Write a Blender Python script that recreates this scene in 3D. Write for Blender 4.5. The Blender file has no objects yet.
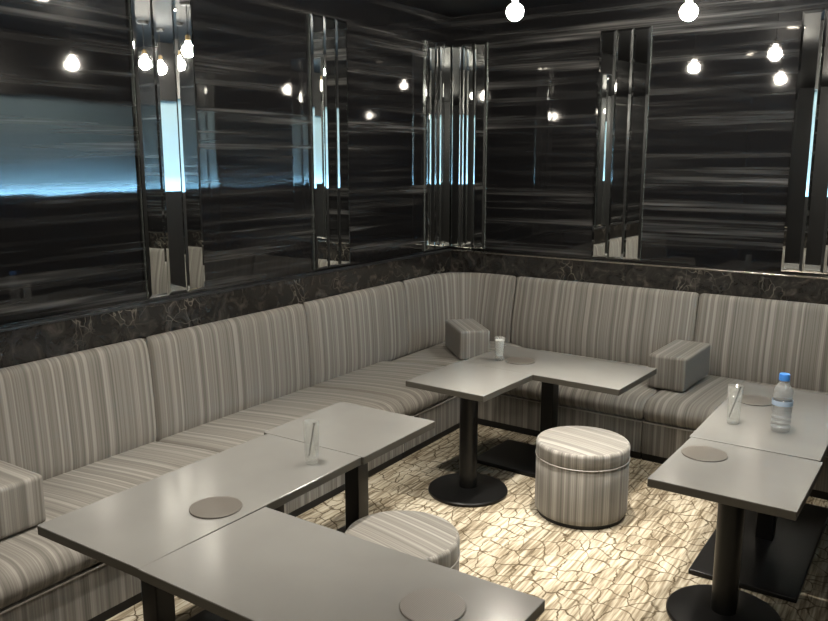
import bpy, bmesh, math, random
from mathutils import Vector, Matrix
random.seed(4)
S = 1.72                       # one unit of the layout = the eye height of the photographer, in metres
sc = bpy.context.scene
COL = sc.collection
PI = math.pi

# ------------------------------------------------------------------ materials
def mat(name):
    m = bpy.data.materials.new(name); m.use_nodes = True
    nt = m.node_tree
    return m, nt, nt.nodes['Principled BSDF']
def N(nt, t, **kw):
    n = nt.nodes.new(t)
    for k, v in kw.items():
        if k in n.inputs: n.inputs[k].default_value = v
        else: setattr(n, k, v)
    return n
def L(nt, a, b): nt.links.new(a, b)
def ramp(nt, stops, interp='LINEAR'):
    r = nt.nodes.new('ShaderNodeValToRGB'); cr = r.color_ramp; cr.interpolation = interp
    while len(cr.elements) < len(stops): cr.elements.new(.5)
    for e, (p, c) in zip(cr.elements, stops):
        e.position = p; e.color = (*c, 1) if len(c) == 3 else c
    return r
def plain(name, col, rough=.5, metal=0, spec=.5, noise=0, **kw):
    m, nt, b = mat(name)
    b.inputs['Base Color'].default_value = (*col, 1); b.inputs['Roughness'].default_value = rough
    b.inputs['Metallic'].default_value = metal; b.inputs['Specular IOR Level'].default_value = spec
    if noise:
        tc = N(nt, 'ShaderNodeTexCoord'); n = N(nt, 'ShaderNodeTexNoise', Scale=noise, Detail=4)
        L(nt, tc.outputs['Object'], n.inputs['Vector'])
        r = ramp(nt, [(.3, tuple(c*.9 for c in col)), (.7, tuple(c*1.1 for c in col))])
        L(nt, n.outputs['Fac'], r.inputs['Fac']); L(nt, r.outputs['Color'], b.inputs['Base Color'])
    for k, v in kw.items(): b.inputs[k].default_value = v
    return m
def emit(name, col, st):
    m, nt, b = mat(name)
    b.inputs['Base Color'].default_value = (.8, .8, .8, 1)
    b.inputs['Emission Color'].default_value = (*col, 1); b.inputs['Emission Strength'].default_value = st
    return m

def fabric():
    m, nt, b = mat('striped_upholstery')
    tc = N(nt, 'ShaderNodeTexCoord'); sp = N(nt, 'ShaderNodeSeparateXYZ'); L(nt, tc.outputs['UV'], sp.inputs[0])
    def stripes(scale, off, det):
        a = N(nt, 'ShaderNodeMath', operation='MULTIPLY'); L(nt, sp.outputs['X'], a.inputs[0]); a.inputs[1].default_value = scale
        n = N(nt, 'ShaderNodeTexNoise', noise_dimensions='1D', Scale=1.0, Detail=det)
        ad = N(nt, 'ShaderNodeMath', operation='ADD'); L(nt, a.outputs[0], ad.inputs[0]); ad.inputs[1].default_value = off
        L(nt, ad.outputs[0], n.inputs['W']); return n.outputs['Fac']
    s1 = stripes(31, 3.1, 1.0); s2 = stripes(120, 17.7, 1.0)
    r1 = ramp(nt, [(.30, (.0,)*3), (.42, (.30,)*3), (.50, (.36,)*3), (.54, (.62,)*3), (.66, (1.,)*3)])
    r2 = ramp(nt, [(.36, (0.,)*3), (.60, (1.,)*3)])
    L(nt, s1, r1.inputs['Fac']); L(nt, s2, r2.inputs['Fac'])
    mx = N(nt, 'ShaderNodeMix', data_type='FLOAT'); mx.inputs[0].default_value = .36
    L(nt, r1.outputs['Color'], mx.inputs[2]); L(nt, r2.outputs['Color'], mx.inputs[3])
    # woven thread running the other way
    mp = N(nt, 'ShaderNodeMapping'); mp.inputs['Scale'].default_value = (900, 260, 1); L(nt, tc.outputs['UV'], mp.inputs['Vector'])
    w = N(nt, 'ShaderNodeTexNoise', Scale=1.0, Detail=2); L(nt, mp.outputs[0], w.inputs['Vector'])
    mw = N(nt, 'ShaderNodeMath', operation='MULTIPLY_ADD'); L(nt, w.outputs['Fac'], mw.inputs[0]); mw.inputs[1].default_value = .22
    sb = N(nt, 'ShaderNodeMath', operation='SUBTRACT'); L(nt, mx.outputs[0], sb.inputs[0]); sb.inputs[1].default_value = .11
    L(nt, sb.outputs[0], mw.inputs[2])
    c = ramp(nt, [(.0, (.125, .116, .102)), (.35, (.172, .160, .141)), (.6, (.215, .201, .178)), (1., (.305, .288, .258))])
    L(nt, mw.outputs[0], c.inputs['Fac']); L(nt, c.outputs['Color'], b.inputs['Base Color'])
    b.inputs['Roughness'].default_value = .75; b.inputs['Specular IOR Level'].default_value = .25
    b.inputs['Sheen Weight'].default_value = .15
    bp = N(nt, 'ShaderNodeBump', Strength=.15, Distance=.002); L(nt, w.outputs['Fac'], bp.inputs['Height']); L(nt, bp.outputs[0], b.inputs['Normal'])
    return m
def wall_gloss():
    m, nt, b = mat('black_gloss_streaked_panel')
    g = N(nt, 'ShaderNodeNewGeometry'); sp = N(nt, 'ShaderNodeSeparateXYZ'); L(nt, g.outputs['Position'], sp.inputs[0])
    ad = N(nt, 'ShaderNodeMath', operation='ADD'); L(nt, sp.outputs['X'], ad.inputs[0]); L(nt, sp.outputs['Y'], ad.inputs[1])
    cb = N(nt, 'ShaderNodeCombineXYZ'); L(nt, ad.outputs[0], cb.inputs[0]); L(nt, sp.outputs['Z'], cb.inputs[1])
    def streak(sx, sz, det, dist, off):
        mp = N(nt, 'ShaderNodeMapping'); mp.inputs['Scale'].default_value = (sx, sz, 1); mp.inputs['Location'].default_value = (off, off*.7, off)
        L(nt, cb.outputs[0], mp.inputs['Vector'])
        n = N(nt, 'ShaderNodeTexNoise', Scale=1.0, Detail=det, Distortion=dist); L(nt, mp.outputs[0], n.inputs['Vector'])
        return n.outputs['Fac']
    a = streak(.55, 17, 3.5, .25, 2.3); f = streak(1.3, 80, 3, .3, 9.1); k = streak(.55, 3.2, 2, .4, 5.5)
    ra = ramp(nt, [(.47, (0,)*3), (.56, (.35,)*3), (.68, (1,)*3)]); L(nt, a, ra.inputs['Fac'])
    rf = ramp(nt, [(.34, (.25,)*3), (.66, (1,)*3)]); L(nt, f, rf.inputs['Fac'])
    rk = ramp(nt, [(.36, (.25,)*3), (.6, (1,)*3)]); L(nt, k, rk.inputs['Fac'])
    m1 = N(nt, 'ShaderNodeMath', operation='MULTIPLY'); L(nt, ra.outputs[0], m1.inputs[0]); L(nt, rf.outputs[0], m1.inputs[1])
    m2 = N(nt, 'ShaderNodeMath', operation='MULTIPLY'); L(nt, m1.outputs[0], m2.inputs[0]); L(nt, rk.outputs[0], m2.inputs[1])
    c = ramp(nt, [(0, (.006, .006, .0065)), (.35, (.026, .026, .026)), (1, (.105, .102, .1))]); L(nt, m2.outputs[0], c.inputs['Fac'])
    L(nt, c.outputs[0], b.inputs['Base Color'])
    b.inputs['Roughness'].default_value = .035; b.inputs['Specular IOR Level'].default_value = .6
    mp = N(nt, 'ShaderNodeMapping'); mp.inputs['Scale'].default_value = (2.2, 5, 1); L(nt, cb.outputs[0], mp.inputs['Vector'])
    w = N(nt, 'ShaderNodeTexNoise', Scale=1.0, Detail=1.5); L(nt, mp.outputs[0], w.inputs['Vector'])
    bp = N(nt, 'ShaderNodeBump', Strength=.08, Distance=.01); L(nt, w.outputs['Fac'], bp.inputs['Height']); L(nt, bp.outputs[0], b.inputs['Normal'])
    return m
def marble():
    m, nt, b = mat('dark_brown_marble')
    g = N(nt, 'ShaderNodeNewGeometry')
    n = N(nt, 'ShaderNodeTexNoise', Scale=9, Detail=8, Roughness=.65, Distortion=1.4); L(nt, g.outputs['Position'], n.inputs['Vector'])
    c = ramp(nt, [(.35, (.008, .008, .008)), (.55, (.022, .02, .018)), (.68, (.06, .052, .045)), (.8, (.11, .1, .088))]); L(nt, n.outputs['Fac'], c.inputs['Fac'])
    n2 = N(nt, 'ShaderNodeTexNoise', Scale=4, Detail=3); L(nt, g.outputs['Position'], n2.inputs['Vector'])
    mx = N(nt, 'ShaderNodeMix', data_type='VECTOR'); mx.inputs[0].default_value = .35; L(nt, g.outputs['Position'], mx.inputs[4]); L(nt, n2.outputs['Color'], mx.inputs[5])
    v = N(nt, 'ShaderNodeTexVoronoi', feature='DISTANCE_TO_EDGE', Scale=17); L(nt, mx.outputs[1], v.inputs['Vector'])
    vr = ramp(nt, [(0, (1,)*3), (.022, (.5,)*3), (.05, (0,)*3)]); L(nt, v.outputs['Distance'], vr.inputs['Fac'])
    n3 = N(nt, 'ShaderNodeTexNoise', Scale=3.3, Detail=3); L(nt, g.outputs['Position'], n3.inputs['Vector'])
    r3 = ramp(nt, [(.5, (0,)*3), (.68, (1,)*3)]); L(nt, n3.outputs['Fac'], r3.inputs['Fac'])
    mm = N(nt, 'ShaderNodeMath', operation='MULTIPLY'); L(nt, vr.outputs[0], mm.inputs[0]); L(nt, r3.outputs[0], mm.inputs[1])
    mc = N(nt, 'ShaderNodeMix', data_type='RGBA'); L(nt, mm.outputs[0], mc.inputs[0]); L(nt, c.outputs[0], mc.inputs[6]); mc.inputs[7].default_value = (.20, .18, .15, 1)
    L(nt, mc.outputs[2], b.inputs['Base Color']); b.inputs['Roughness'].default_value = .18
    return m
def carpet():
    m, nt, b = mat('crackle_pattern_carpet')
    g = N(nt, 'ShaderNodeNewGeometry')
    n0 = N(nt, 'ShaderNodeTexNoise', Scale=9, Detail=3); L(nt, g.outputs['Position'], n0.inputs['Vector'])
    dm = N(nt, 'ShaderNodeVectorMath', operation='MULTIPLY_ADD'); L(nt, n0.outputs['Color'], dm.inputs[0]); dm.inputs[1].default_value = (.10, .10, 0); L(nt, g.outputs['Position'], dm.inputs[2])
    mp = N(nt, 'ShaderNodeMapping'); mp.inputs['Scale'].default_value = (1, .82, 0); L(nt, dm.outputs[0], mp.inputs['Vector'])
    v = N(nt, 'ShaderNodeTexVoronoi', feature='DISTANCE_TO_EDGE', voronoi_dimensions='2D', Scale=13.5); L(nt, mp.outputs[0], v.inputs['Vector'])
    vr = ramp(nt, [(0, (1,)*3), (.03, (.85,)*3), (.065, (0,)*3)]); L(nt, v.outputs['Distance'], vr.inputs['Fac'])
    def st(sx, sy, det):
        q = N(nt, 'ShaderNodeMapping'); q.inputs['Rotation'].default_value = (0, 0, .12); q.inputs['Scale'].default_value = (sx, sy, 1); L(nt, g.outputs['Position'], q.inputs['Vector'])
        n = N(nt, 'ShaderNodeTexNoise', Scale=1.0, Detail=det); L(nt, q.outputs[0], n.inputs['Vector']); return n.outputs['Fac']
    s1 = st(75, 5, 3); s2 = st(5, 1.6, 2)
    ad = N(nt, 'ShaderNodeMix', data_type='FLOAT'); ad.inputs[0].default_value = .35; L(nt, s1, ad.inputs[2]); L(nt, s2, ad.inputs[3])
    c = ramp(nt, [(.34, (.10, .078, .05)), (.46, (.25, .208, .147)), (.55, (.42, .372, .283)), (.68, (.58, .53, .425))]); L(nt, ad.outputs[0], c.inputs['Fac'])
    n4 = N(nt, 'ShaderNodeTexNoise', Scale=14, Detail=2); L(nt, g.outputs['Position'], n4.inputs['Vector'])
    r4 = ramp(nt, [(.34, (.45,)*3), (.55, (1,)*3)]); L(nt, n4.outputs['Fac'], r4.inputs['Fac'])
    mm = N(nt, 'ShaderNodeMath', operation='MULTIPLY'); L(nt, vr.outputs[0], mm.inputs[0]); L(nt, r4.outputs[0], mm.inputs[1])
    mc = N(nt, 'ShaderNodeMix', data_type='RGBA'); L(nt, mm.outputs[0], mc.inputs[0]); L(nt, c.outputs[0], mc.inputs[6]); mc.inputs[7].default_value = (.07, .05, .027, 1)
    L(nt, mc.outputs[2], b.inputs['Base Color']); b.inputs['Roughness'].default_value = .95; b.inputs['Specular IOR Level'].default_value = .1
    p = N(nt, 'ShaderNodeTexNoise', Scale=420, Detail=2); L(nt, g.outputs['Position'], p.inputs['Vector'])
    bp = N(nt, 'ShaderNodeBump', Strength=.35, Distance=.004); L(nt, p.outputs['Fac'], bp.inputs['Height']); L(nt, bp.outputs[0], b.inputs['Normal'])
    return m
def coaster_mat():
    m, nt, b = mat('ribbed_taupe_mat')
    tc = N(nt, 'ShaderNodeTexCoord')
    w = N(nt, 'ShaderNodeTexWave', Scale=60); L(nt, tc.outputs['Object'], w.inputs['Vector'])
    r = ramp(nt, [(.3, (.10, .09, .077)), (.7, (.12, .108, .094))]); L(nt, w.outputs['Fac'], r.inputs['Fac']); L(nt, r.outputs[0], b.inputs['Base Color'])
    b.inputs['Roughness'].default_value = .38
    bp = N(nt, 'ShaderNodeBump', Strength=.2, Distance=.001); L(nt, w.outputs['Fac'], bp.inputs['Height']); L(nt, bp.outputs[0], b.inputs['Normal'])
    return m
def tabletop_mat():
    m, nt, b = mat('grey_laminate')
    g = N(nt, 'ShaderNodeNewGeometry')
    n = N(nt, 'ShaderNodeTexNoise', Scale=3, Detail=5); L(nt, g.outputs['Position'], n.inputs['Vector'])
    r = ramp(nt, [(.3, (.185, .181, .170)), (.7, (.21, .206, .193))]); L(nt, n.outputs['Fac'], r.inputs['Fac']); L(nt, r.outputs[0], b.inputs['Base Color'])
    r2 = ramp(nt, [(.3, (.16,)*3), (.7, (.20,)*3)]); L(nt, n.outputs['Fac'], r2.inputs['Fac']); L(nt, r2.outputs[0], b.inputs['Roughness'])
    b.inputs['Specular IOR Level'].default_value = .55
    return m

def clear(name, tint, base, edge, rough=.03, milky=.04):
    m, nt, b = mat(name); nt.nodes.remove(b); out = nt.nodes['Material Output']
    tr = N(nt, 'ShaderNodeBsdfTransparent'); tr.inputs[0].default_value = (*tint, 1)
    gl = N(nt, 'ShaderNodeBsdfGlossy'); gl.inputs['Roughness'].default_value = rough
    df = N(nt, 'ShaderNodeBsdfDiffuse'); df.inputs[0].default_value = (.9, .9, .88, 1)
    lw = N(nt, 'ShaderNodeLayerWeight', Blend=.35); r = ramp(nt, [(.0, (base,)*3), (.55, (base*1.6,)*3), (1, (edge,)*3)]); L(nt, lw.outputs['Facing'], r.inputs[0])
    m0 = N(nt, 'ShaderNodeMixShader'); m0.inputs[0].default_value = milky; L(nt, tr.outputs[0], m0.inputs[1]); L(nt, df.outputs[0], m0.inputs[2])
    m1 = N(nt, 'ShaderNodeMixShader'); L(nt, r.outputs[0], m1.inputs[0]); L(nt, m0.outputs[0], m1.inputs[1]); L(nt, gl.outputs[0], m1.inputs[2])
    L(nt, m1.outputs[0], out.inputs['Surface']); return m
M = dict(
    fabric=fabric(), wall=wall_gloss(), marble=marble(), carpet=carpet(), coaster=coaster_mat(), top=tabletop_mat(),
    edge=plain('dark_edge_band', (.062, .057, .046), .45), black=plain('black_powder_coat', (.004, .004, .004), .34, 0, .3, noise=30),
    toe=plain('black_plinth', (.006, .006, .006), .6), piping=plain('pale_piping', (.33, .31, .28), .6),
    mirror=plain('silver_mirror', (.90, .93, .92), .015, 1.0), glass_edge=plain('mirror_edge', (.55, .62, .6), .12, .8),
    chrome=plain('brushed_chrome', (.62, .58, .52), .22, 1.0), ceil=plain('black_ceiling', (.005, .005, .0055), .6, 0, .1, noise=2),
    glass=clear('clear_glass', (.97, .98, .97), .10, .8, milky=.17),
    water=clear('water', (.95, .97, .98), .03, .35, .02, .02),
    pet=clear('clear_plastic', (.97, .98, .99), .12, .7, .05, .15),
    label=plain('pale_bottle_label', (.42, .53, .68), .4), cap=plain('blue_plastic', (.06, .24, .68), .35),
    stir=plain('black_plastic', (.01, .01, .01), .3), milk=plain('white_filling', (.97, .97, .95), .5),
    bulb=emit('bulb_glow', (1, .91, .78), 1), led=emit('led_glow', (.42, .74, 1.0), 1),
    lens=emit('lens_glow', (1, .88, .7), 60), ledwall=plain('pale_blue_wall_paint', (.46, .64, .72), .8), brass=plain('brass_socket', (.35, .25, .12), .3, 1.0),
    cord=plain('black_cord', (.01, .01, .01), .5), dark=plain('dark_wall_paint', (.012, .012, .013), .4),
)
M['bulb'].node_tree.nodes['Principled BSDF'].inputs['Emission Strength'].default_value = 500
M['led'].node_tree.nodes['Principled BSDF'].inputs['Emission Strength'].default_value = 260

# ------------------------------------------------------------------ mesh builder (layout units, scaled to metres on build)
class MB:
    def __init__(s): s.bm = bmesh.new(); s.uv = s.bm.loops.layers.uv.new('UVMap')
    def face(s, vs, uvs=None, smooth=False):
        try: f = s.bm.faces.new(vs)
        except ValueError: return None
        f.smooth = smooth
        if uvs:
            for l, u in zip(f.loops, uvs): l[s.uv].uv = (u[0]*S, u[1]*S)
        return f
    def box(s, x0, x1, y0, y1, z0, z1, bev=0, rot=0, about=None, seg=2, uvf=None):
        t = bmesh.new(); bmesh.ops.create_cube(t, size=1)
        for v in t.verts: v.co = Vector((x0+(v.co.x+.5)*(x1-x0), y0+(v.co.y+.5)*(y1-y0), z0+(v.co.z+.5)*(z1-z0)))
        if bev: bmesh.ops.bevel(t, geom=list(t.edges), offset=bev, segments=seg, profile=.6, affect='EDGES')
        s.merge(t, rot, about or ((x0+x1)/2, (y0+y1)/2), uvf, smooth=bev > 0 and seg > 2)
    def merge(s, t, rot=0, about=(0, 0), uvf=None, smooth=False):
        R = Matrix.Rotation(rot, 3, 'Z'); a = Vector((about[0], about[1], 0))
        mp = {}
        t.normal_update()
        for v in t.verts: mp[v] = s.bm.verts.new(R @ (v.co-a) + a)
        for f in t.faces:
            uvs = [uvf(v.co, f.normal) if uvf else (v.co.x+v.co.y, v.co.z) for v in f.verts]
            s.face([mp[v] for v in f.verts], uvs, smooth)
        t.free()
    def lathe(s, prof, c=(0, 0), n=40, smooth=True, uvf=None):
        rings = []; rmax = max(p[0] for p in prof)
        for r, z in prof:
            if r < 1e-6: rings.append([s.bm.verts.new((c[0], c[1], z))])
            else: rings.append([s.bm.verts.new((c[0]+r*math.cos(2*PI*i/n), c[1]+r*math.sin(2*PI*i/n), z)) for i in range(n)])
        for k in range(len(rings)-1):
            a, b = rings[k], rings[k+1]
            for i in range(n):
                j = (i+1) % n
                vs = [a[i % len(a)], a[j % len(a)], b[j % len(b)], b[i % len(b)]]
                ids = [i, i+1, i+1, i]
                seen = []; us = []
                for v, q, rr in zip(vs, ids, (prof[k], prof[k], prof[k+1], prof[k+1])):
                    if v in seen: continue
                    seen.append(v); us.append(uvf(v.co) if uvf else (2*PI*q/n*rmax, rr[1]))
                if len(seen) > 2: s.face(seen, us, smooth)
    def tube(s, pts, r, n=8):
        rings = []
        for i, p in enumerate(pts):
            p = Vector(p); d = (Vector(pts[min(i+1, len(pts)-1)]) - Vector(pts[max(i-1, 0)])).normalized()
            a = d.orthogonal().normalized(); b = d.cross(a)
            rings.append([s.bm.verts.new(p + r*(math.cos(2*PI*k/n)*a + math.sin(2*PI*k/n)*b)) for k in range(n)])
        for a, b in zip(rings, rings[1:]):
            for k in range(n): s.face([a[k], a[(k+1) % n], b[(k+1) % n], b[k]], None, True)
        s.face(rings[0][::-1]); s.face(rings[-1])
    def loft(s, secs, us, vs, smooth=True):      # sections of equal point count; us per section, vs per point
        rows = [[s.bm.verts.new(p) for p in sec] for sec in secs]
        n = len(rows[0])
        for k in range(len(rows)-1):
            for i in range(n):
                j = (i+1) % n
                s.face([rows[k][i], rows[k][j], rows[k+1][j], rows[k+1][i]],
                       [(us[k], vs[i]), (us[k], vs[i]+(vs[j]-vs[i] if j else .01)), (us[k+1], vs[j] if j else vs[i]+.01), (us[k+1], vs[i])], smooth)
        s.face(rows[0][::-1], [(us[0], v) for v in vs][::-1]); s.face(rows[-1], [(us[-1], v) for v in vs])
    def build(s, name, m, parent=None, smooth_angle=None):
        me = bpy.data.meshes.new(name); bm = s.bm
        bmesh.ops.recalc_face_normals(bm, faces=bm.faces)
        off = Vector(parent['_o']) if parent is not None and '_o' in parent else Vector((0, 0, 0))
        for v in bm.verts: v.co = v.co*S - off
        for e in bm.edges:
            if len(e.link_faces) == 2 and e.calc_face_angle(0) > math.radians(38): e.smooth = False
        bm.to_mesh(me); bm.free(); me.materials.append(m)
        o = bpy.data.objects.new(name, me); COL.objects.link(o)
        if parent is not None: o.parent = parent
        return o
def tag(o, label=None, cat=None, group=None, kind=None):
    if label: o['label'] = label
    if cat: o['category'] = cat
    if group: o['group'] = group
    if kind: o['kind'] = kind
    return o
EMP = []
def thing(name, label, cat, base, group=None):
    o = bpy.data.objects.new(name, None); COL.objects.link(o); o.empty_display_size = .1
    o.location = Vector(base)*S; o['_o'] = list(o.location); EMP.append(o)
    return tag(o, label, cat, group)
def struct(mb, name, m): return tag(mb.build(name, m), kind='structure')

# ------------------------------------------------------------------ the room
WX, WY = -1.935, 3.235
ROT = math.radians(-2.0)
EX, EY = math.cos(ROT), math.sin(ROT)
def LT(u, d, z): return Vector((WX+d, u, z))                                # along the left wall
def RT(u, d, z): return Vector((WX+u*EX+d*EY, WY+u*EY-d*EX, z))             # along the back wall
CZ = 1.63
X1, Y0, PX = 1.6, -1.6, .07
m = MB(); m.box(WX-.06, X1, Y0, WY+.06, -.05, 0); struct(m, 'floor', M['carpet'])
m = MB(); m.box(WX-.06, X1, Y0, WY+.06, CZ, CZ+.05); struct(m, 'ceiling', M['ceil'])
m = MB(); m.box(WX-.06, WX, Y0, WY+.06, 0, CZ); struct(m, 'wall_left', M['wall'])
def rbox(u0, u1, d0, d1, z0, z1, mb, bev=0):
    t = bmesh.new(); bmesh.ops.create_cube(t, size=1)
    for v in t.verts: v.co = Vector((u0+(v.co.x+.5)*(u1-u0), d0+(v.co.y+.5)*(d1-d0), z0+(v.co.z+.5)*(z1-z0)))
    if bev: bmesh.ops.bevel(t, geom=list(t.edges), offset=bev, segments=2, profile=.6, affect='EDGES')
    for v in t.verts: v.co = RT(*v.co)
    mb.merge(t)
m = MB(); rbox(-.0, PX-WX+.08, -.06, 0, 0, CZ, m); struct(m, 'wall_back', M['wall'])
m = MB(); m.box(WX-.06, X1, Y0-.06, Y0, 0, CZ); struct(m, 'wall_front', M['dark'])
m = MB(); m.box(X1, X1+.06, Y0, WY, 0, CZ); struct(m, 'wall_far', M['dark'])
# partition to the right, just out of the frame: dark dado, uplit recess, dark header
PY0 = 1.45
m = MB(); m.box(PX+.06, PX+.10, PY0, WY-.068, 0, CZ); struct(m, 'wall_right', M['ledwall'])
m = MB(); m.box(PX, PX+.06, PY0, WY-.068, 0, .815); m.box(PX, PX+.004, PY0, WY-.068, .815, .831); struct(m, 'trim_1', M['dark'])
m = MB(); m.box(PX, PX+.06, PY0, WY-.068, 1.325, CZ); struct(m, 'trim_2', M['dark'])
m = MB(); m.box(PX+.016, PX+.026, PY0+.02, WY-.09, .815, .821)
tag(m.build('led_strip', M['led']), 'pale blue light strip on the right partition ledge, mirrored in the left wall', 'light')
# marble band and its ledge trim
m = MB(); m.box(WX, WX+.028, Y0, WY, .40, .586); struct(m, 'trim_3', M['marble'])
m = MB(); rbox(.028, PX-WX-.005, 0, .028, .40, .586, m); struct(m, 'trim_4', M['marble'])
m = MB(); m.box(WX, WX+.031, Y0, WY, .586, .592, .001); struct(m, 'trim_5', M['dark'])
m = MB(); rbox(.031, PX-WX-.005, 0, .031, .586, .592, m, .001); struct(m, 'trim_6', M['chrome'])

# ------------------------------------------------------------------ bevelled wall mirrors: three tall strips each
def strip(parent, T, u0, u1, z0, z1, tilt):
    """one bevelled mirror strip: back edge, bevel ring and slightly tilted raised field"""
    d0, d1, b = .012, .0148, .0095
    mb = MB(); bm = mb.bm
    def ring(i, d, t): 
        us = (u0+i, u1-i); um = (u0+u1)/2
        return [bm.verts.new(T(u, d + t*(u-um), z)) for u, z in ((us[0], z0+i), (us[1], z0+i), (us[1], z1-i), (us[0], z1-i))]
    A, B_, C_ = ring(.0006, .006, 0), ring(.0006, d0, 0), ring(b, d1, tilt)
    for P, Q in ((A, B_), (B_, C_)):
        for i in range(4): mb.face([P[i], P[(i+1) % 4], Q[(i+1) % 4], Q[i]])
    mb.face(C_); mb.face(A[::-1])
    return mb.build('mirror_strip', M['mirror'], parent)
def wall_mirror(label, T, u0, u1, z0=.602, z1=1.508, tilts=(.012, -.008, .004)):
    t = thing('wall_mirror', label, 'mirror', T((u0+u1)/2, 0, z0), 'faceted strip mirrors on the walls')
    mb = MB(); bm = mb.bm
    P = [[bm.verts.new(T(u, d, z)) for u, z in ((u0, z0), (u1, z0), (u1, z1), (u0, z1))] for d in (.0, .006)]
    for i in range(4): mb.face([P[0][i], P[0][(i+1) % 4], P[1][(i+1) % 4], P[1][i]])
    mb.face(P[1]); mb.face(P[0][::-1])
    mb.build('backing_plate', M['glass_edge'], t)
    n = 3; w = (u1-u0)/n
    for k in range(n):
        strip(t, T, u0+k*w, u0+(k+1)*w, z0, z1, tilts[k])
    return t
wall_mirror('tall faceted mirror at the left, nearest the viewer on the left wall', LT, 1.505, 1.722, z1=1.512, tilts=(-.02, .110, .03))
wall_mirror('slender faceted mirror midway along the left wall', LT, 2.258, 2.464)
wall_mirror('faceted mirror on the left wall meeting the room corner', LT, 3.016, 3.2215)
wall_mirror('faceted mirror on the back wall meeting the room corner', RT, .0135, .196)
wall_mirror('faceted mirror in the middle of the back wall above the armrest block', RT, .717, .925)
wall_mirror('faceted mirror at the right end of the back wall above the water bottle', RT, 1.455, 1.665)

# ------------------------------------------------------------------ banquette
def offset_profile(p, a):
    n = len(p); out = []
    ar = sum(p[i][0]*p[(i+1) % n][1]-p[(i+1) % n][0]*p[i][1] for i in range(n))
    sg = 1 if ar > 0 else -1
    for i in range(n):
        x0, z0 = p[i-1]; x1, z1 = p[i]; x2, z2 = p[(i+1) % n]
        tx, tz = x2-x0, z2-z0; l = math.hypot(tx, tz) or 1
        out.append((x1 - sg*tz/l*a, z1 + sg*tx/l*a))
    return out
def smooth_profile(p, it=2):
    for _ in range(it):
        q = []
        for i in range(len(p)):
            a, b = p[i], p[(i+1) % len(p)]
            q += [(a[0]*.75+b[0]*.25, a[1]*.75+b[1]*.25), (a[0]*.25+b[0]*.75, a[1]*.25+b[1]*.75)]
        p = q
    return p
def arc_len(p):
    v = [0]
    for a, b in zip(p, p[1:]): v.append(v[-1]+math.hypot(b[0]-a[0], b[1]-a[1]))
    return v
def cushion(T, prof, u0, u1, r=.016, nseg=6):
    mb = MB(); us = [u0, u0+.18*r, u0+.5*r, u0+r]; ins = [r*.8, r*.42, r*.14, 0]
    k = [(u0+r)+(u1-u0-2*r)*i/nseg for i in range(1, nseg)]
    allu = us+k+[u1-(x-u0) for x in us[::-1]]; alli = ins+[0]*len(k)+ins[::-1]
    secs = [[T(u, d, z) for d, z in (offset_profile(prof, i) if i else prof)] for u, i in zip(allu, alli)]
    mb.loft(secs, allu, arc_len(prof)); return mb
def back_profile(df, dt, z0=.17): 
    return smooth_profile([(.031, z0), (df-.01, z0), (df+.006, z0+.03), (df+.004, .30), (dt+.032, .44), (dt+.024, .487), (dt+.004, .500), (.031, .494)], 2)
def seat_profile(d0, d1, zb=.137, zr=.196, zf=.212):
    return smooth_profile([(d0, zb), (d1-.02, zb), (d1-.002, zb+.003), (d1+.013, zb+.025), (d1+.012, zf-.026), (d1-.012, zf-.002), (d1-.06, zf+.005), ((d0+d1)/2, zf), (d0+.05, zr), (d0, zr-.004)], 2)
DL, DR = .482, .615
BL, BR = .074, .098                                # foot of the backrest, distance from the wall
GRP = 'sections of the striped wall bench'
def bench(label, T, su0, su1, bu0, bu1, depth, df, mid):
    su0 += .0012; su1 -= .0012; bu0 += .0015; bu1 -= .0015
    t = thing('bench_section', label, 'bench', T(mid, depth/2, 0), GRP)
    cushion(T, seat_profile(.05, depth), su0, su1).build('seat_cushion', M['fabric'], t)
    cushion(T, back_profile(df, .036), bu0, bu1).build('backrest', M['fabric'], t)
    p = [(.03, .026), (depth, .026), (depth, .136), (.03, .136)]
    mb = MB(); us = [su0+.001, su1-.001]; mb.loft([[T(u, d, z) for d, z in p] for u in us], us, [0, .4, .5, .9], False)
    mb.build('base_panel', M['fabric'], t)
    mb = MB(); mb.tube([T(su0+.002, depth+.001, .1355), T((su0+su1)/2, depth+.001, .1355), T(su1-.002, depth+.001, .1355)], .0026); tag(mb.build('piping', M['piping'], t), 'pale piping along the base panel')
    mb = MB(); p = [(.03, 0), (depth-.006, 0), (depth-.006, .026), (.03, .026)]
    mb.loft([[T(u, d, z) for d, z in p] for u in us], us, [0, .4, .5, .9], False); mb.build('toe_kick', M['toe'], t)
    return t
def uv_off(o, off): pass
bench('striped bench section nearest the viewer on the left wall, under the loose armrest block', LT, .55, 1.459, .55, 1.459, DL, BL, 1.0)
bench('striped bench section on the left wall behind the drinking glass with a stirrer', LT, 1.459, 2.145, 1.459, 2.145, DL, BL, 1.8)
bench('striped bench section on the left wall adjoining the curved corner', LT, 2.145, 2.605, 2.145, 2.780, DL, BL, 2.38)
bench('striped bench section on the back wall behind the L-shaped table pair', RT, .524, 1.178, .388, 1.178, DR, BR, .82)
bench('striped bench section on the back wall behind the water bottle', RT, 1.178, PX-WX-.012, 1.178, PX-WX-.012, DR, BR, 1.5)
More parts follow.
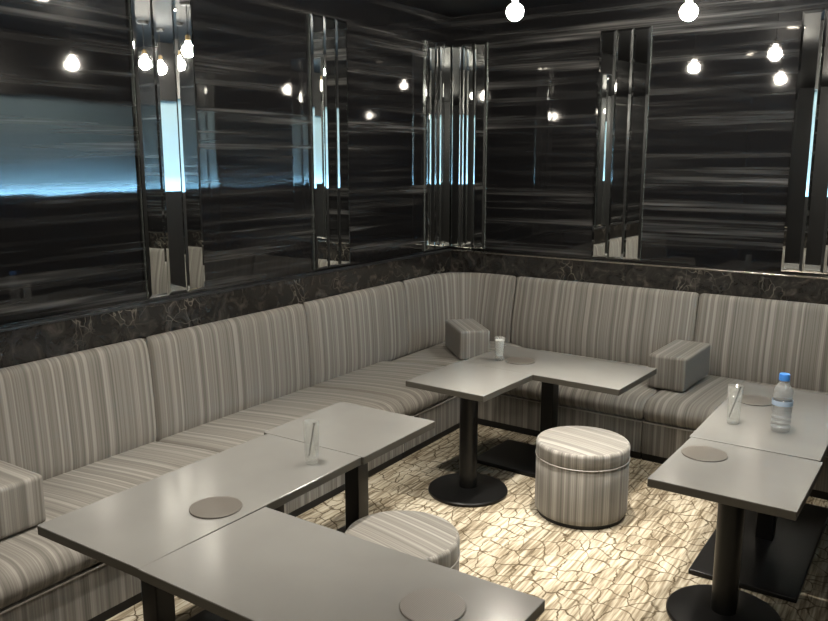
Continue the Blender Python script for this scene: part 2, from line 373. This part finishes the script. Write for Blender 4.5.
# corner section with a curved backrest
t = thing('corner_bench_section', 'curved corner section of the striped bench in the room corner', 'bench', (WX+.25, WY-.3, 0), GRP)
R0 = .235
path = []                                          # (point on the wall line, inward normal, run)
cA = Vector((WX+.003, 2.783, 0)); cB = RT(.385, .003, 0)
cen = Vector((WX+R0+.003, WY-R0-.010, 0))
pts = [(cA.copy(), Vector((1, 0, 0)))]
for i in range(13):
    a = math.radians(180 - 92*i/12)
    n = Vector((math.cos(a), math.sin(a), 0)); pts.append((cen + n*R0, -n))
pts.append((cB, Vector((EY, -EX, 0))))
run = [0]
for (a, _), (b, _) in zip(pts, pts[1:]): run.append(run[-1]+(b-a).length)
mb = MB(); secs = []
for k, (p, n) in enumerate(pts):
    f = k/(len(pts)-1); pr = back_profile(BL+(BR-BL)*f, .036)
    if k in (0, len(pts)-1): pr = offset_profile(pr, .010)
    secs.append([p + n*d + Vector((0, 0, z)) for d, z in pr])
# soften the two ends
def lerp(s0, s1, f): return [a.lerp(b, f) for a, b in zip(s0, s1)]
full0 = [pts[0][0]+Vector((0, .012, 0)) + pts[0][1]*d + Vector((0, 0, z)) for d, z in back_profile(BL, .036)]
dirB = Vector((-EX, -EY, 0))
full1 = [pts[-1][0]+dirB*.012 + pts[-1][1]*d + Vector((0, 0, z)) for d, z in back_profile(BR, .036)]
secs = [secs[0], full0]+secs[1:-1]+[full1, secs[-1]]; us = [0, .012]+run[1:-1]+[run[-1]-.012, run[-1]]
mb.loft(secs, [u+2.782 for u in us], arc_len(back_profile(BL, .036))); mb.build('backrest', M['fabric'], t)
mb = MB()                                          # wedge that fills behind the curve
prev = None
q = [p for p, n in pts[1:-1]]
top = [mb.bm.verts.new((p.x, p.y, .488)) for p in [cA]+q+[cB]]; crn = mb.bm.verts.new((WX+.006, WY-.010, .488))
bot = [mb.bm.verts.new((p.x, p.y, .36)) for p in [cA]+q+[cB]]; crb = mb.bm.verts.new((WX+.006, WY-.010, .36))
for i in range(len(top)-1):
    mb.face([top[i], top[i+1], crn]); mb.face([bot[i+1], bot[i], crb]); mb.face([top[i], bot[i], bot[i+1], top[i+1]])
mb.face([top[0], crn, crb, bot[0]]); mb.face([crn, top[-1], bot[-1], crb])
mb.build('corner_fill', M['toe'], t)
cushion(LT, seat_profile(.086, DL-.013), 2.611, 3.10).build('seat_cushion', M['fabric'], t)
mb = MB(); mb.box(WX+.03, WX+DL-.02, 2.64, 3.15, 0, .136); mb.build('base_box', M['toe'], t)

# loose armrest blocks standing on the seat
def arm_block(label, c, sx, sy, z0, z1, rot):      # sx along the bench, sy front to back
    t = thing('armrest_block', label, 'armrest', (c[0], c[1], z0), 'loose armrest blocks on the bench')
    mb = MB()
    mb.box(c[0]-sx/2, c[0]+sx/2, c[1]-sy/2, c[1]+sy/2, z0, z1, .012, rot, c, 4,
           uvf=lambda co, n: (co.x+.37, co.y+co.z))
    mb.build('cushion_block', M['fabric'], t)
    mb = MB()
    for z in (z1-.004,):
        h = .0105; X0, X_, Y_0, Y_ = c[0]-sx/2+h-.004, c[0]+sx/2-h+.004, c[1]-sy/2+h-.004, c[1]+sy/2-h+.004
        ro = Matrix.Rotation(rot, 3, 'Z'); cc = Vector((c[0], c[1], 0))
        P = [ro @ (Vector(p)-cc)+cc for p in ((X0, Y_0, z), (X_, Y_0, z), (X_, Y_, z), (X0, Y_, z), (X0, Y_0, z))]
        for a, b in zip(P, P[1:]): mb.tube([a, (a+b)/2, b], .0018, 6)
    mb.build('piping', M['fabric'], t)
    return t
arm_block('striped armrest block standing on the back wall bench between two tables', (-.742, 2.862), .132, .30, .2195, .338, ROT)
arm_block('striped armrest block turned diagonally in the corner of the bench', (-1.594, 2.812), .125, .25, .2195, .338, math.radians(45))
arm_block('striped armrest block cut off by the left edge of the photo', (-1.71, .862), .135, .27, .2195, .332, math.radians(90))

# ------------------------------------------------------------------ tables
T_ = .35; TH = .0185
def tabletop(t, c, sx, sy, rot):
    mb = MB(); mb.box(c[0]-sx/2, c[0]+sx/2, c[1]-sy/2, c[1]+sy/2, T_-.0024, T_, .0006, rot, c, 1); mb.build('tabletop', M['top'], t)
    sx -= .0004; sy -= .0004
    mb = MB(); mb.box(c[0]-sx/2, c[0]+sx/2, c[1]-sy/2, c[1]+sy/2, T_-TH, T_-.0024, .0006, rot, c, 1); tag(mb.build('edge_band', M['edge'], t), 'dark edge band under the grey top')
def round_base(t, c, R_=.122, r=.0275):
    mb = MB(); mb.lathe([(0, 0), (R_-.002, 0), (R_, .003), (R_, .008), (R_-.003, .0115), (R_-.012, .013), (r+.02, .016), (r+.006, .019), (0, .019)], c, 56); mb.build('round_foot', M['black'], t)
    mb = MB(); mb.lathe([(0, .017), (r, .017), (r, T_-TH-.008), (0, T_-TH-.008)], c, 32); mb.build('column', M['black'], t)
    mb = MB(); mb.box(c[0]-.06, c[0]+.06, c[1]-.06, c[1]+.06, T_-TH-.008, T_-TH, .001); mb.build('mounting_plate', M['black'], t)
def plate_base(t, c, px, py, rot, cols=((0, 0),), r=.0215):
    mb = MB(); mb.box(c[0]-px/2, c[0]+px/2, c[1]-py/2, c[1]+py/2, 0, .013, .0035, rot, c, 3); mb.build('flat_foot', M['black'], t)
    ro = Matrix.Rotation(rot, 3, 'Z')
    for q in cols:
        w = ro @ Vector((q[0], q[1], 0)); x, y = c[0]+w.x, c[1]+w.y
        mb = MB(); mb.box(x-r, x+r, y-r, y+r, .012, T_-TH-.008, .003, rot, (x, y), 3); mb.build('column', M['black'], t)
        mb = MB(); mb.box(x-.07, x+.07, y-.06, y+.06, T_-TH-.008, T_-TH, .001, rot, (x, y)); mb.build('mounting_plate', M['black'], t)
GT = 'grey topped lounge tables'
def table(name, label, c, sx, sy, rot, kind, **kw):
    t = thing(name, label, 'table', (c[0], c[1], 0), GT)
    tabletop(t, c, sx, sy, rot)
    if kind == 'round': round_base(t, kw.get('foot', c))
    else: plate_base(t, kw.get('foot', c), kw['plate'][0], kw['plate'][1], rot, kw.get('cols', ((0, 0),)))
    return t
MR = math.radians(-3.3)
table('square_table', 'square grey table with a round black foot left of the striped stool', (-1.159, 2.0675), .275, .2885, MR, 'round', foot=(-1.140, 2.03))
table('rectangular_table', 'oblong grey table before the back wall bench carrying the white-filled glass', (-.998, 2.355), .548, .303, MR, 'plate', plate=(.44, .24), foot=(-1.02, 2.355))
table('square_table', 'square grey table at the right with a round black foot, nearest the viewer', (-.3145, 1.733), .286, .308, math.radians(-1.5), 'round', foot=(-.322, 1.74))
table('rectangular_table', 'oblong grey table at the right carrying the plastic water bottle', (-.3135, 2.181), .284, .578, math.radians(-.5), 'plate', plate=(.245, .585))
table('square_table', 'square grey table end farthest along the left bench, beyond the glass with a stirrer', (-1.1795, 1.5045), .304, .3015, 0, 'plate', plate=(.26, .26), foot=(-1.165, 1.505))
table('rectangular_table', 'long grey table beside the left bench carrying a glass with a stirrer', (-1.175, 1.0535), .285, .596, 0, 'plate', plate=(.24, .56), cols=((0, -.155), (0, .155)))
table('rectangular_table', 'oblong grey table jutting towards the viewer at the bottom of the photo', (-.738, .893), .584, .288, math.radians(-1), 'plate', plate=(.5, .24))

# ------------------------------------------------------------------ stools
def stool(label, c, R_, h, ang):
    t = thing('round_stool', label, 'stool', (c[0], c[1], 0), 'round striped stools')
    mb = MB(); mb.lathe([(0, 0), (R_-.008, 0), (R_-.008, .014), (0, .014)], c, 48); mb.build('plinth', M['toe'], t)
    zs = h*.80
    mb = MB(); mb.lathe([(0, .012), (R_-.004, .012), (R_-.001, .017), (R_, .03), (R_, zs-.004), (R_-.002, zs), (0, zs)], c, 64); mb.build('body', M['fabric'], t)
    mb = MB(); n = 64
    prof = [(R_-.002, zs), (R_, zs+.003), (R_+.0005, h-.010), (R_-.0005, h-.005), (R_-.003, h-.0015), (R_-.007, h)]
    mb.lathe(prof, c, n)
    ca, sa = math.cos(ang), math.sin(ang)
    top = lambda co: (-(co.x*sa)+co.y*ca, co.x*ca+co.y*sa)
    mb.lathe([(R_-.007, h), (R_*.6, h+.0022), (0, h+.0035)], c, n, uvf=top)
    bmesh.ops.remove_doubles(mb.bm, verts=mb.bm.verts, dist=1e-5)
    mb.build('seat_lid', M['fabric'], t)
    mb = MB(); mb.tube([(c[0]+(R_+.0006)*math.cos(2*PI*i/64), c[1]+(R_+.0006)*math.sin(2*PI*i/64), zs+.0005) for i in range(65)], .0018, 6); mb.build('piping', M['piping'], t)
stool('round striped stool beside the middle tables, lit on top', (-.797, 2.085), .131, .2165, math.radians(-12))
stool('round striped stool half hidden behind the nearest left table', (-.906, 1.325), .125, .2108, math.radians(-12))

# ------------------------------------------------------------------ things on the tables
def mat_disc(label, c, r=.0495):
    mb = MB(); mb.lathe([(0, T_), (r-.001, T_), (r, T_+.0008), (r, T_+.0022), (r-.001, T_+.003), (0, T_+.003)], c, 56)
    t = mb.build('round_mat', M['coaster']); tag(t, label, 'place mat', 'round taupe mats on the tables'); return t
mat_disc('round taupe mat on the long left table, nearest the bright reflection streak', (-1.102, .986))
mat_disc('round taupe mat at the bottom edge of the photo on the jutting table', (-.574, .921))
mat_disc('round taupe mat beside the white-filled glass on the middle tables', (-1.120, 2.334))
mat_disc('round taupe mat on the right square table nearest the viewer', (-.397, 1.790))
mat_disc('round taupe mat behind the right glass on the oblong table', (-.385, 2.285))
def tumbler(label, c, h, r, stir=None, fill=None):
    t = thing('drinking_glass', label, 'glass', (c[0], c[1], T_), 'drinking glasses on the tables')
    b = r*.80; w = .0012
    mb = MB(); mb.lathe([(0, T_+.0002), (b-.001, T_+.0002), (b, T_+.0015), (b+.0004, T_+.012), (r, T_+h-.001), (r-w*.5, T_+h), (r-w, T_+h-.001), (b-w, T_+.016), (b-w-.003, T_+.0125), (0, T_+.0118)], c, 36)
    mb.build('tumbler', M['glass'], t)
    if fill:
        mb = MB(); mb.lathe([(0, T_+.0135), (b-w-.0015, T_+.017), (b+(r-b)*fill-w-.001, T_+h*fill), (0, T_+h*fill)], c, 28); mb.build('white_filling', M['milk'], t)
    if stir:
        mb = MB(); p0 = Vector((c[0]+stir[0]*.011, c[1]+stir[1]*.011, T_+.015)); p1 = Vector((c[0]-stir[0]*.013, c[1]-stir[1]*.013, T_+h*.97))
        mb.tube([p0, p0.lerp(p1, .5), p1], .0021, 8)
        mb.lathe([(0, -.003), (.0028, -.002), (.0032, 0), (.0028, .002), (0, .003)], (0, 0), 12)
        for v in mb.bm.verts:
            if abs(v.co.z) < .0035: v.co = Vector((p1.x+v.co.x, p1.y+v.co.y, p1.z+v.co.z))
        mb.build('stirrer', M['stir'], t)
tumbler('clear drinking glass with a black stirrer on the long left table', (-1.100, 1.263), .0955, .0178, stir=(-.85, .2))
tumbler('short glass filled with white standing on the middle tables', (-1.183, 2.308), .078, .0175, fill=.88)
tumbler('clear drinking glass with a stirrer beside the water bottle', (-.392, 2.052), .098, .0185, stir=(-.9, 0))
# water bottle
c = (-.283, 2.055)
t = thing('water_bottle', 'clear plastic water bottle with a blue cap on the right table', 'bottle', (c[0], c[1], T_))
def ribbed(r0, zoff=0, z1=.118):
    p = [(0, T_+.0015+zoff), (r0*.75, T_+.0004+zoff), (r0*.93, T_+.003+zoff)]
    z = .008
    while z < .098:
        k = 1 - (.09 if int(z/.006) % 2 and not .050 < z < .076 else 0)
        p.append((r0*k, T_+z)); z += .006
    p += [(r0*.96, T_+.101), (r0*.84, T_+.110), (r0*.62, T_+.118), (r0*.46, T_+.1235), (r0*.44, T_+.130)]
    return [q for q in p if q[1] <= T_+z1]
R_ = .0232
mb = MB(); pr = ribbed(R_, 0, .131); mb.lathe(pr+[(r-.0012, z) for r, z in pr[::-1] if z > T_+.006]+[(0, T_+.004)], c, 36); mb.build('bottle_body', M['pet'], t)
mb = MB(); pr = [(0, T_+.0055)]+[(r-.0016, z) for r, z in ribbed(R_, 0, .092) if z > T_+.006]; pr.append((0, pr[-1][1])); mb.lathe(pr, c, 32); mb.build('water', M['water'], t)
mb = MB(); mb.lathe([(R_+.0003, T_+.068), (R_+.0008, T_+.068), (R_+.0008, T_+.080), (R_+.0003, T_+.080)], c, 36); mb.build('paper_band', M['label'], t)
mb = MB(); n = 36
prof = [(R_*.50, T_+.1285), (R_*.53, T_+.1292), (R_*.53, T_+.142), (R_*.49, T_+.1445), (0, T_+.1447)]
mb.lathe(prof, c, n); tag(mb.build('screw_cap', M['cap'], t), 'blue screw cap')

# ------------------------------------------------------------------ pendant bulbs
def pendant(label, x, y, z=1.443, r=.026):
    t = thing('pendant_bulb', label, 'lamp', (x, y, z), 'bare globe pendant bulbs')
    mb = MB(); pr = []
    for i in range(15):
        a = -PI/2 + PI*i/14*.93; pr.append((max(0, r*math.cos(a)), z+r*math.sin(a)))
    pr[0] = (0, z-r); pr += [(.0085, z+r*1.25), (.0085, z+r*1.45), (0, z+r*1.45)]
    mb.lathe(pr, (x, y), 24); mb.build('globe', M['bulb'], t)
    mb = MB(); mb.lathe([(0, z+r*1.42), (.0105, z+r*1.42), (.0105, z+r*2.2), (.004, z+r*2.5), (0, z+r*2.5)], (x, y), 20); mb.build('socket', M['brass'], t)
    mb = MB(); mb.tube([(x, y, z+r*2.4), (x, y, (z+CZ)/2+.02), (x, y, CZ-.004)], .0018, 6); mb.build('cord', M['cord'], t)
    mb = MB(); mb.lathe([(0, CZ-.012), (.022, CZ-.012), (.027, CZ-.004), (.027, CZ), (0, CZ)], (x, y), 24); mb.build('ceiling_rose', M['cord'], t)
pendant('bare glowing bulb left of centre at the top edge of the photo', -1.15, 2.30)
pendant('bare glowing bulb right of centre at the top edge of the photo', -.71, 2.59)
pendant('bare glowing bulb above the frame over the carpet, seen only in reflections', -.96, 1.43)
pendant('bare glowing bulb over the right tables, seen as a spot in the left wall', -.35, 2.40)

for lab, x, y in (('bare glowing bulb behind the viewer to the left, a far spot in the back wall', -.95, -.75),
                  ('bare glowing bulb behind the viewer, a far spot in the back wall', -.25, -1.0),
                  ('bare glowing bulb beyond the right partition', .75, -.3), ('bare glowing bulb deep in the room to the right', 1.15, .9)):
    pendant(lab, x, y)

# ------------------------------------------------------------------ recessed ceiling spots
def downlight(label, x, y, tx, ty, power, cone=92, blend=.55):
    t = thing('recessed_downlight', label, 'lamp', (x, y, CZ), 'recessed ceiling spots')
    mb = MB(); mb.lathe([(.024, CZ-.002), (.034, CZ-.005), (.036, CZ-.001), (.036, CZ), (.024, CZ)], (x, y), 32); mb.build('trim_ring', M['chrome'], t)
    mb = MB(); mb.lathe([(0, CZ-.0015), (.0235, CZ-.0015), (.0235, CZ), (0, CZ)], (x, y), 24); mb.build('lens', M['lens'], t)
    l = bpy.data.lights.new('spot_beam', 'SPOT'); l.energy = power; l.color = (1, .94, .84); l.spot_size = math.radians(cone); l.spot_blend = blend; l.shadow_soft_size = .03
    o = bpy.data.objects.new('spot_beam', l); COL.objects.link(o)
    o.location = Vector((x, y, CZ-.012))*S
    o.rotation_euler = (Vector((tx, ty, 0))-Vector((x, y, CZ))).to_track_quat('-Z', 'Y').to_euler()
downlight('recessed ceiling spot above the carpet and the left tables', -1.22, 1.12, -1.18, 1.3, 190, 74, .8)
downlight('recessed ceiling spot above the round stools', -.79, 1.99, -.79, 2.0, 330, 46, .9)
downlight('recessed ceiling spot above the right tables', -.40, 1.68, -.42, 1.68, 150, 62, .7)

# ------------------------------------------------------------------ camera, world, settings
for o in EMP:
    if '_o' in o: del o['_o']
yaw, pit = math.radians(33.4), math.radians(10.6)
F = Vector((-math.sin(yaw)*math.cos(pit), math.cos(yaw)*math.cos(pit), -math.sin(pit)))
cam = bpy.data.cameras.new('camera'); co = bpy.data.objects.new('camera', cam); COL.objects.link(co)
co.location = (0, 0, S); co.rotation_euler = F.to_track_quat('-Z', 'Y').to_euler()
cam.sensor_width = 36; cam.lens = 801/828*36; cam.clip_start = .02
sc.camera = co
w = bpy.data.worlds.new('world'); sc.world = w; w.use_nodes = True
w.node_tree.nodes['Background'].inputs[0].default_value = (.9, .95, 1, 1); w.node_tree.nodes['Background'].inputs[1].default_value = .02
sc.view_settings.view_transform = 'Standard'; sc.view_settings.look = 'None'; sc.view_settings.exposure = .42; sc.view_settings.gamma = 1
sc.view_settings.use_curve_mapping = False
cy = sc.cycles
cy.use_denoising = True; cy.caustics_reflective = False; cy.caustics_refractive = False
cy.sample_clamp_indirect = 6; cy.max_bounces = 10; cy.glossy_bounces = 6; cy.transmission_bounces = 10
